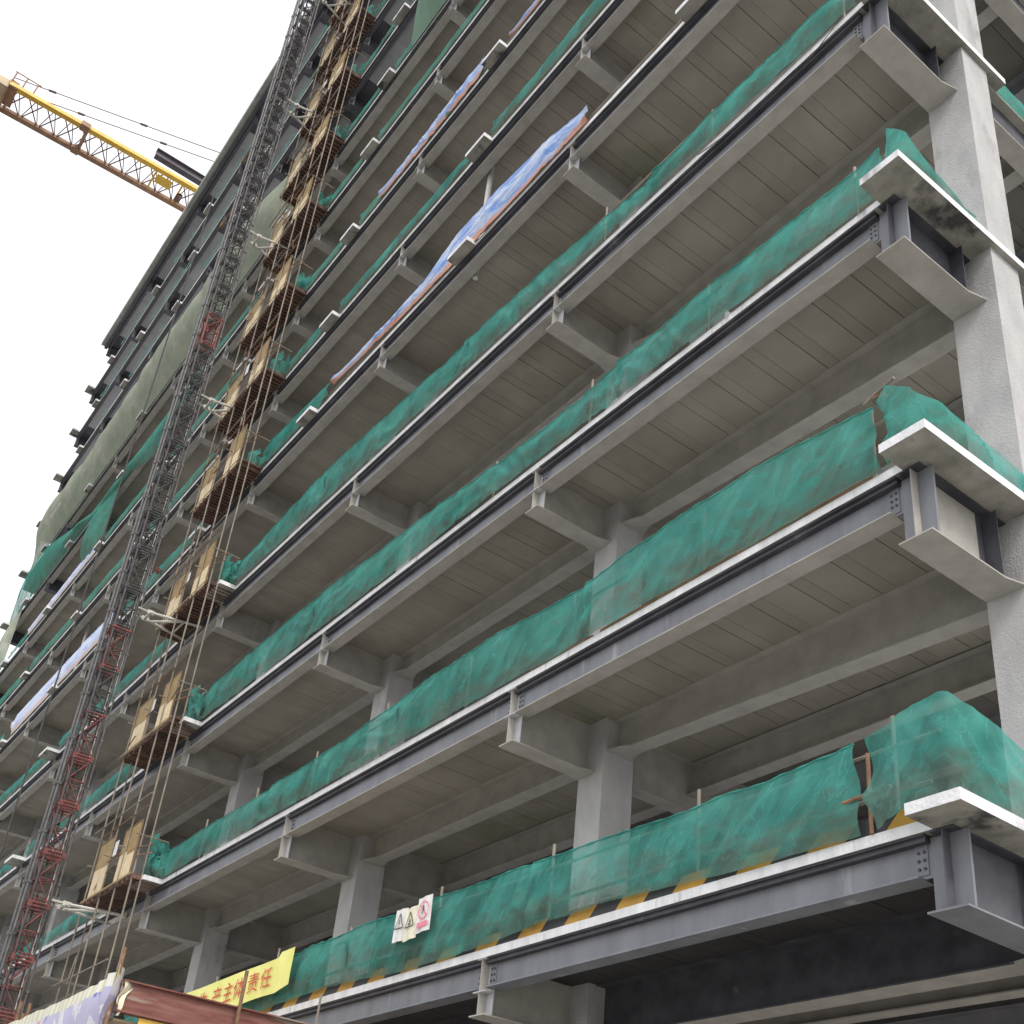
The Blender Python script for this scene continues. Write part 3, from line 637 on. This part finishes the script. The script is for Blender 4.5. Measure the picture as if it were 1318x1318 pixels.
# ------------------------------------------------------------------ hoist mast
mast = empty('hoist_mast', (-27.58, -2.18, 0)); tag(mast, 'tall dark lattice hoist mast with red sections near the bottom, tied to the facade', 'hoist mast')
def section():
    mb = MB(); a = .25; H = 1.508
    for sx in (-1, 1):
        for sy in (-1, 1): mb.tube((sx*a, sy*a, 0), (sx*a, sy*a, H), .036, 8, 0)
    for z, r in ((.05, .036), (.15, .02), (H-.05, .036), (H-.15, .02), (H*.5, .022)):
        for s in (-1, 1):
            mb.tube((-a, s*a, z), (a, s*a, z), r, 6, 1); mb.tube((s*a, -a, z), (s*a, a, z), r, 6, 1)
    for s in (-1, 1):
        mb.tube((-a, s*a, .05), (a, s*a, H*.5), .022, 5, 1); mb.tube((a, s*a, H*.5), (-a, s*a, H-.05), .022, 5, 1)
        mb.tube((s*a, -a, H*.5), (s*a, a, .05), .022, 5, 1); mb.tube((s*a, a, H-.05), (s*a, -a, H*.5), .022, 5, 1)
    mb.tube((-a, -a, H*.5), (a, a, H*.5), .018, 5, 1)
    mb.box(-a-.08, -a-.04, -.03, .03, 0, H, 0); mb.box(-.012, .012, a-.03, a, 0, H, 2)
    for z in (.0, H-.09):
        for sx in (-1, 1):
            for sy in (-1, 1): mb.box(sx*a-.05, sx*a+.05, sy*a-.05, sy*a+.05, z, z+.085, 1)
    return mb
sd = section().mesh('mast_section', ['mast', 'mast', 'galv']); sr = section().mesh('mast_section', ['mast', 'mred', 'galv']); sf = section().mesh('mast_section', ['mred', 'mred', 'galv'])
for n in range(52):
    z = n*1.508; p5 = z - ZO
    o = link('mast_section', sr if (p5 < 9 or (p5 < 14.5 and n % 2 == 0)) else sf if 25.0 < p5 < 26.6 else sd, mast); o.location = (0, 0, z)
    if p5 < 9 or (p5 < 14.5 and n % 2 == 0) or 25.0 < p5 < 26.6: o['label'] = 'red-braced mast section'
for dx, dy, r in ((-.20, -.36, .042), (-.34, -.42, .042), (.20, .38, .028)):
    mb = MB(); mb.tube((dx, dy, 0), (dx, dy, 78), r, 8)
    for q in range(52): mb.tube((dx, dy, q*1.508+.7), (dx*.9, dy*.72, q*1.508+.7), .015, 5); mb.box(dx-r-.012, dx+r+.012, dy-r-.012, dy+r+.012, q*1.508+.66, q*1.508+.74)
    mb.build('guide_rail', ['rail'], mast)
for dx in (-.0, .14):
    mb = MB(); mb.tube((-2.47+dx, -.90, 0), (-2.47+dx, -.90, 42), .016, 6); mb.build('hoist_cable', ['cable'], mast)
for z in (5.0, 14.7, 23.7, 32.2, 40.3, 48.4):
    z += ZO - .05; mb = MB()
    A = lambda x, y, dz=0: (x, y, z+dz)
    mb.tube(A(.25, .28), A(.25, .70), .04, 8); mb.tube(A(-.25, .28), A(-.25, .70), .04, 8)
    mb.box(-.34, .34, .66, .74, z-.05, z+.05)
    mb.tube(A(.25, .68), A(.62, 2.28), .045, 8); mb.tube(A(-.25, .68), A(-.62, 2.28), .045, 8)
    mb.box(.21, .29, .60, .82, z-.07, z+.07); mb.box(-.29, -.21, .60, .82, z-.07, z+.07)
    mb.tube(A(-.28, .95), A(.48, 1.70), .045, 8); mb.tube(A(-.52, 1.75), A(.50, 1.75), .035, 8)
    mb.box(-.72, .72, 2.26, 2.31, z-.09, z+.09)
    mb.build('wall_tie', ['galv'], mast)
for z, L in ((33.6, 1.5), (37.4, 1.3)):
    mb = MB(); z += ZO; mb.tube((-.3, -.4, z), (-.3-L, -.35, z+.2), .035, 6); mb.box(-.35-L, -.2-L, -.41, -.29, z+.1, z+.3); mb.build('side_arm', ['rust'], mast)
# ------------------------------------------------------------------ landings and scaffold
XP = (-28.35, -26.85, -25.6, -24.35)
sc = empty('landing_scaffold'); tag(sc, 'tall scaffold of thin brown tubes standing in front of the facade beside the mast', 'scaffold')
for x in XP:
    mb = MB(); xx = x
    for z in range(0, 62, 6):
        nx = xx + random.uniform(-.03, .03); mb.tube((xx, -.76, z), (nx, -.76, z+6.3), .026, 8); xx = nx
    mb.build('standard', ['tube'], sc)
for x in (XP[0], XP[3]):
    mb = MB(); mb.tube((x+.04, -.52, 0), (x+.04, -.52, 61), .024, 8); mb.build('standard', ['tube'], sc)
for z in (ZT[0]-1.6+2.6, ):
    pass
mb = MB(); mb.tube((-29.0, -.86, 8.15), (-24.1, -.86, 8.15), .024, 8); mb.build('ledger', ['tube'], sc)
for k in range(0, 13):
    for dz in (2.25,):
        mb = MB(); z = (ZT[k] if k else ZT[0]) + dz
        mb.tube((-28.8, -.86, z), (-24.2, -.86, z+.03), .022, 8); mb.build('ledger', ['tube'], sc)
    for x in (-28.4, -27.0, -25.8, -24.4):
        mb = MB(); mb.tube((x+.05, -.95, ZT[k]+1.1), (x+.05, -.02 if x in (-28.4, -24.4) else -.5, ZT[k]+1.1), .02, 6); mb.build('transom', ['tube'], sc)
    for q in range(3):                                                # short stubs, offcuts and braces left on the lifts
        a = random.uniform(-28.5, -24.6); zz = ZT[k] + random.uniform(.2, 2.4)
        mb = MB(); mb.tube((a, -.80, zz), (a + random.uniform(-.5, .9), -.80 + random.uniform(-.1, .25), zz + random.uniform(-.1, 1.1)), .02, 6); mb.build('brace', [random.choice(['tube', 'rust'])], sc)
    for dx in (.3, .45):
        mb = MB(); mb.tube((-24.42-0, -.84, ZT[k]+dx*1.6), (-23.7, -.60, ZT[k]+dx*1.6), .018, 6); mb.build('transom', ['rust'], sc)
for k in range(1, 13):
    zt = ZT[k] + .02; jit = random.uniform(-.1, .1)
    t = empty('landing_platform', (-26.6 + (.25 if k == 1 else .12), -.37, zt)); tag(t, 'timber hoist landing with two ochre doors at the %s deck from the bottom' % ORD[k], 'landing platform', 'timber landings beside the hoist mast')
    mb = MB(); x = -28.72 + jit + 26.6
    while x < 2.0:
        w = random.uniform(.075, .10); mb.box(x, x+w, -.40 + random.uniform(-.05, .03), .43, -.15 + random.uniform(-.012, .0), -.055); x += w + random.uniform(.06, .11)
    mb.build('bearer', ['wood'], t)
    mb = MB()
    y = -.40
    while y < .40: mb.box(-2.1+jit, 2.05, y, y+.10, -.05, -.0 + random.uniform(-.004, .004)); y += .112
    mb.build('deck_board', ['wood'], t)
    mb = MB(); mb.box(-2.12+jit, 2.06, -.47, -.455, -.055, .0); mb.build('fascia_board', ['board'], t)
    for j, (a, b) in enumerate(((-1.78, -.62), (.36, 1.55))):
        a += random.uniform(-.06, .06)
        d = MB(); hd = 1.74 + random.uniform(-.08, .08)
        for xx in (a, b): d.box(xx-.02, xx+.02, -.37, -.33, .03, hd)
        for zz in (.05, .82, hd-.02): d.box(a, b, -.366, -.334, zz, zz+.03)
        dr = d.build('landing_door', ['brownish'], t)
        m = MB(); w = (b-a)/2
        m.box(a+.03, a+w-.03, -.376, -.368, .06, .80+random.uniform(-.05, .1)); m.box(a+w+.02, b-.03, -.376, -.368, .06, .80+random.uniform(-.1, .15)); m.build('lower_panel', ['ply'], dr)
        m = MB(); m.box(a+.03, b-.03, -.362, -.356, .06, hd-.05); m.build('upper_panel', ['board'], dr)
    if k % 2 or k < 4:
        nx = random.uniform(-.1, .2); m = MB(); m.box(-.42+nx, -.12+nx, -.385, -.38, 1.0+nx, 1.45+nx); m.build('notice_sheet', ['paper'], t)
    m = MB(); m.tube((-2.0, -.42, 1.95), (1.9, -.42, 1.97), .02, 6); m.tube((-.6, -.42, .9), (.4, -.42, .92), .02, 6); m.build('guard_tube', ['rust'], t)
o = MB(); o.tube((-33.2, -.12, ZT[4]+.1), (-33.2, -.30, ZT[4]+.22), .13, 12, r2=.1); o = o.build('red_bucket', ['mred']); tag(o, 'small red pail hanging over a deck edge between mast and landings', 'bucket')
# ------------------------------------------------------------------ foreground canopy, tarp and posts
cz = ZO - .49
can = empty('site_canopy', (-10.5, -4.6, cz)); tag(can, 'gate canopy frame with a rusty red steel beam running towards the building', 'canopy')
mb = MB(); mb.box(-.07, .11, .0, 4.35, -.02, .0); mb.box(-.07, .11, .0, 4.35, -.44, -.42); mb.box(.02, .035, .0, 4.35, -.42, -.02); mb.build('red_beam', ['redbeam'], can)
for (x, y, z1, m) in ((-.05, -.06, .46, 'rust'), (.16, 1.74, .60-.0, 'rust'), (-5.4, .03, .45, 'rust'), (-6.3, .4, .62, 'rust'), (-7.0, .5, .55, 'rust')):
    mb = MB(); mb.tube((x, y, -cz), (x, y, z1 if y != 1.74 else .52), .03, 8); mb.build('post', [m], can)
mb = MB(); mb.tube((-8, .02, -.06), (.05, .02, -.04), .03, 8); mb.build('rail', ['rust'], can)
mb = MB(); mb.box(-8, -.12, .05, 4.2, -.53, -.50); mb.build('roof_sheet', ['ctow'], can)
mb = MB(); mb.box(.02, .05, .35, 4.2, -.75, -.46); mb.build('side_panel', ['cyel'], can)
def tarpfront():
    mb = MB(); mb.uv = []; n = 90; mm = 16
    for i in range(n+1):
        s = 7.5*i/n
        for q in range(mm+1):
            v = q/mm; gather = math.exp(-s*2.2)
            y = -.06 - .05*noise.noise(Vector((s*1.6, v*2, 1)))*(1+2*gather) - .12*gather*math.sin(v*3+s*14)
            z = -1.25*(1-v) + .02 - .03*noise.noise(Vector((s*2, 5, 0))) + .16*gather*v
            mb.v.append((.03 - s + .05*gather*math.sin(v*11), y, z)); mb.uv.append((s, v))
    for i in range(n):
        for q in range(mm):
            a = i*(mm+1)+q; mb.f.append((a, a+mm+1, a+mm+2, a+1)); mb.mi.append(0)
    o = mb.build('printed_tarp', ['vinyl'], None, True); o.location = (-10.5, -4.6, cz+.03)
    tag(o, 'crumpled white and violet printed sheet tied over the canopy front', 'printed sheet')
tarpfront()
mb = MB(); mb.uv = []
for i in range(7):
    for q in range(17):
        v = q/16; t = i/6; wd = .09 + .05*math.sin(v*5.0)
        mb.v.append((-10.44 + .03*math.sin(v*6+t*4), -4.60 + wd*t + .03*math.sin(v*9), cz + .0 - .5*v + .05*t*math.sin(v*3)))
        mb.uv.append((t, v))
for i in range(6):
    for q in range(16):
        a = i*17+q; mb.f.append((a, a+17, a+18, a+1)); mb.mi.append(0)
o = mb.build('torn_sheet', ['cream'], None, True); tag(o, 'torn white end of the printed sheet flapping at the canopy corner', 'torn sheet')
# ------------------------------------------------------------------ tower crane
cr = empty('tower_crane', (-57.2, -15.5, 0)); tag(cr, 'yellow tower crane jib seen from below, reaching over the roof', 'tower crane')
CZ = 64 + ZO
def seg(a, b): return a
def chord(x0, y0, x1, y1, z, r, m, name, h=None):
    mb = MB(); n = Vector((y1-y0, -(x1-x0), 0)).normalized()*r; h = h or r
    for s0, s1 in ((0, 1),):
        A = Vector((x0, y0, z)); B = Vector((x1, y1, z)); k = len(mb.v)
        for P in (A, B):
            for e, f in ((-1, -1), (1, -1), (1, 1), (-1, 1)): mb.v.append(tuple(P + n*e + Vector((0, 0, f*h)) - Vector((-57.2, -15.5, 0))))
        mb.f += [(k, k+1, k+2, k+3), (k+7, k+6, k+5, k+4), (k, k+4, k+5, k+1), (k+1, k+5, k+6, k+2), (k+2, k+6, k+7, k+3), (k+3, k+7, k+4, k)]; mb.mi += [0]*6
    return mb.build(name, [m], cr)
YA, YB = -16.5, 26.0
def xa(y): return -56.5 + (y+13.2)*.043 + .0
def xb(y): return -58.65 + (y+11.5)*.045
chord(xa(YA), YA, xa(YB), YB, CZ, .20, 'cyel', 'upper_chord', .14)
chord(xb(YA), YA, xb(YB), YB, CZ, .20, 'cbrn', 'lower_chord', .14)
xt = lambda y: (xa(y)+xb(y))/2
xr = lambda y: xa(y) - .95
chord(xr(YA+4), YA+4, xr(YB), YB, CZ+1.0, .06, 'clat', 'ridge_chord')
mb = MB(); O = Vector((-57.2, -15.5, 0)); y = -12.5; n = 0
P = lambda x, y, z: tuple(Vector((x, y, z)) - O)
while y < YB-1.2:
    a, b = (xa, xb)
    mb.tube(P(a(y), y, CZ), P(b(y+1.2), y+1.2, CZ), .045, 5); mb.tube(P(b(y), y, CZ), P(a(y+1.2), y+1.2, CZ), .045, 5)
    mb.tube(P(a(y), y, CZ), P(xr(y+.6), y+.6, CZ+1.0), .035, 5); mb.tube(P(xr(y+.6), y+.6, CZ+1.0), P(a(y+1.2), y+1.2, CZ), .035, 5)
    mb.tube(P(b(y), y, CZ), P(xr(y+.6), y+.6, CZ+1.0), .035, 5); mb.tube(P(xr(y+.6), y+.6, CZ+1.0), P(b(y+1.2), y+1.2, CZ), .035, 5)
    y += 1.2
mb.build('lattice', ['clat'], cr)
mb = MB(); mb.box(*(xa(-7.5)+57.2+.30, xa(-7.5)+57.2-.30), 7.7, 8.3, CZ-.18, CZ+.2); mb.box(xb(-7.2)+57.2-.29, xb(-7.2)+57.2+.29, 7.8, 8.3, CZ-.18, CZ+.12); mb.tube(P(xa(-7.3), -7.3, CZ), P(xb(-7.3), -7.3, CZ), .12, 6); mb.build('jib_joint', ['cbrn'], cr)
mb = MB(); mb.box(xt(-2)+57.2+.1, xt(-2)+57.2+.85, 13.3, 14.4, CZ-.3, CZ-.2)
for yy in (13.1, 15.0): mb.box(xt(-2)+57.2-.9, xt(-2)+57.2+1.0, yy, yy+.1, CZ-.2, CZ+.1)
mb.build('trolley', ['cyel'], cr)
mb = MB(); mb.box(-.4, .3, 15.0, 15.4, CZ-.3, CZ-.1); mb.tube((-.3, 15.2, CZ-.3), (.3, 15.2, CZ-.3), .16, 10); mb.build('winch', ['clat'], cr)
mb = MB(); mb.box(-2.3, 1.3, -1.0, 2.9, CZ-.9, CZ-.25); mb.box(-1.7, .9, -.9, 2.0, CZ-3.2, CZ-.9); mb.build('slewing_head', ['ctow'], cr)
mb = MB()
for yy in (-.6, .3, 1.2, 2.1): mb.box(-2.35, 1.35, yy, yy+.08, CZ-.96, CZ-.2)
mb.box(-2.36, 1.36, 2.905, 2.96, CZ-.95, CZ-.2); mb.build('head_frame', ['cbrn'], cr)
mb = MB()
for q in range(3): mb.tube((.9, 3.0+q*.7, CZ+.1), (1.1, 3.1+q*.7, CZ+1.0), .05, 6)
mb.tube((1.1, 3.0, CZ+1.0), (1.1, 4.7, CZ+1.0), .04, 6); mb.box(-.9, .9, 2.95, 3.5, CZ-.2, CZ+.4); mb.build('jib_foot', ['cbrn'], cr)
mb = MB()
for sx in (-1, 1):
    for sy in (-1, 1): mb.tube((sx*.9, sy*.9, 0), (sx*.9, sy*.9, CZ-2.8), .09, 6)
z = 0
while z < CZ-5:
    for s in (-1, 1):
        mb.tube((-.9, s*.9, z), (.9, s*.9, z+2.4), .05, 5); mb.tube((s*.9, -.9, z+2.4), (s*.9, .9, z), .05, 5); mb.tube((-.9, s*.9, z), (.9, s*.9, z), .05, 5); mb.tube((s*.9, -.9, z), (s*.9, .9, z), .05, 5)
    z += 2.4
mb.build('tower', ['cyel'], cr)
mb = MB(); mb.box(-1, 1, -13, 0, CZ-.3, CZ); mb.box(-1.2, 1.2, -13, -10.5, CZ-2.6, CZ-.3); mb.build('counter_jib', ['cyel'], cr)
for a, b in (((.2, .4, CZ+9.4), (1.6, 17.2, CZ+3.3)), ((-.2, .4, CZ+9.4), (.9, 17.2, CZ+3.3))):
    pass
for q, (p0, p1) in enumerate((((-59.33, -12.52, 73.8), (-53.0, 9.0, 73.8)), ((-59.87, -10.73, 73.8), (-53.9, 9.0, 73.8)))):
    mb = MB(); A = Vector(p0) - O; B = Vector(p1) - O
    mb.tube(tuple(A), tuple(B), .035, 6)
    for f in (.1, .38): c = A.lerp(B, f + .03*q); c2 = A.lerp(B, f+.03*q+.022); mb.tube(tuple(c), tuple(c2), .09, 6)
    mb.build('pendant_line', ['clat'], cr)
sb = empty('steel_beam', (-49.6, 3.0, ZT[13])); tag(sb, 'plum-grey steel beam jutting out over the roof edge beside the crane jib', 'steel beam')
mb = MB(); ibeam_y(mb, 0, -6.55, 4.0, .26, .86, .22, tf=.04, tw=.05); mb.build('beam', ['girder'], sb)
mb = MB(); mb.box(-.3, .3, -3.2, -2.9, .004, .255); mb.box(-.3, .3, 3.0, 3.3, .004, .255); mb.build('packing_block', ['wood'], sb)
# ------------------------------------------------------------------ ground
mb = MB(); mb.quad((-700, -700, 0), (700, -700, 0), (700, 700, 0), (-700, 700, 0)); o = mb.build('ground', ['ground']); tag(o, kind='structure')  # unseen, far ground toned dark to cut bounce light on upper ceilings
mb = MB(); mb.quad((-95, -34, .02), (45, -34, .02), (45, 30, .02), (-95, 30, .02)); o = mb.build('unseen_pavement', ['pave']); o['kind'] = 'structure'  # unseen pale apron, added so ground close by bounces more light
# ------------------------------------------------------------------ light
w = bpy.data.worlds.new('World'); SC.world = w; w.use_nodes = True
nd = w.node_tree.nodes; lk = w.node_tree.links; nd.clear()
out = nd.new('ShaderNodeOutputWorld'); sky = nd.new('ShaderNodeTexSky'); sky.sky_type = 'NISHITA'; sky.sun_disc = False
EL, AZ = 48, 125                                   # azimuth: direction of the sun seen from above, from +x towards +y is negative here
sun_dir = Vector((math.cos(R(EL))*math.cos(R(-14)), math.cos(R(EL))*math.sin(R(-14)), math.sin(R(EL))))
sky.sun_elevation = R(EL); sky.sun_rotation = math.atan2(sun_dir.x, sun_dir.y)
sky.air_density = 1.5; sky.dust_density = 4.0
hs = nd.new('ShaderNodeHueSaturation'); hs.inputs['Saturation'].default_value = .25; lk.new(sky.outputs[0], hs.inputs['Color'])
b1 = nd.new('ShaderNodeBackground'); b1.inputs[1].default_value = .06; lk.new(hs.outputs[0], b1.inputs[0])
b2 = nd.new('ShaderNodeBackground'); b2.inputs[0].default_value = (.95, .96, 1.0, 1); b2.inputs[1].default_value = .85
ad = nd.new('ShaderNodeAddShader'); lk.new(b1.outputs[0], ad.inputs[0]); lk.new(b2.outputs[0], ad.inputs[1]); lk.new(ad.outputs[0], out.inputs[0])
sl = bpy.data.lights.new('sun', 'SUN'); sl.energy = 1.3; sl.angle = R(14); sl.color = (1, .94, .85)
so = bpy.data.objects.new('sun', sl); COL.objects.link(so); so.rotation_euler = (-sun_dir).to_track_quat('-Z', 'Y').to_euler()
# ------------------------------------------------------------------ camera
cam = bpy.data.cameras.new('camera'); co = bpy.data.objects.new('camera', cam); COL.objects.link(co)
r = Vector((0.596525, 0.796938, 0.095117)); f = Vector((-0.728566, 0.487974, 0.480701)); u = Vector((0.336674, -0.356049, 0.87171))
co.matrix_world = Matrix(((r.x, u.x, -f.x, 6.1495), (r.y, u.y, -f.y, -9.7476), (r.z, u.z, -f.z, -4.2295 + ZO), (0, 0, 0, 1)))
cam.sensor_width = 36; cam.lens = 1506.19/1318*36; cam.shift_y = 219.5/1318; cam.clip_end = 3000; cam.clip_start = .1
SC.camera = co
SC.view_settings.view_transform = 'Standard'; SC.view_settings.look = 'None'; SC.view_settings.exposure = .42; SC.view_settings.gamma = 1
SC.cycles.max_bounces = 6; SC.cycles.transparent_max_bounces = 12
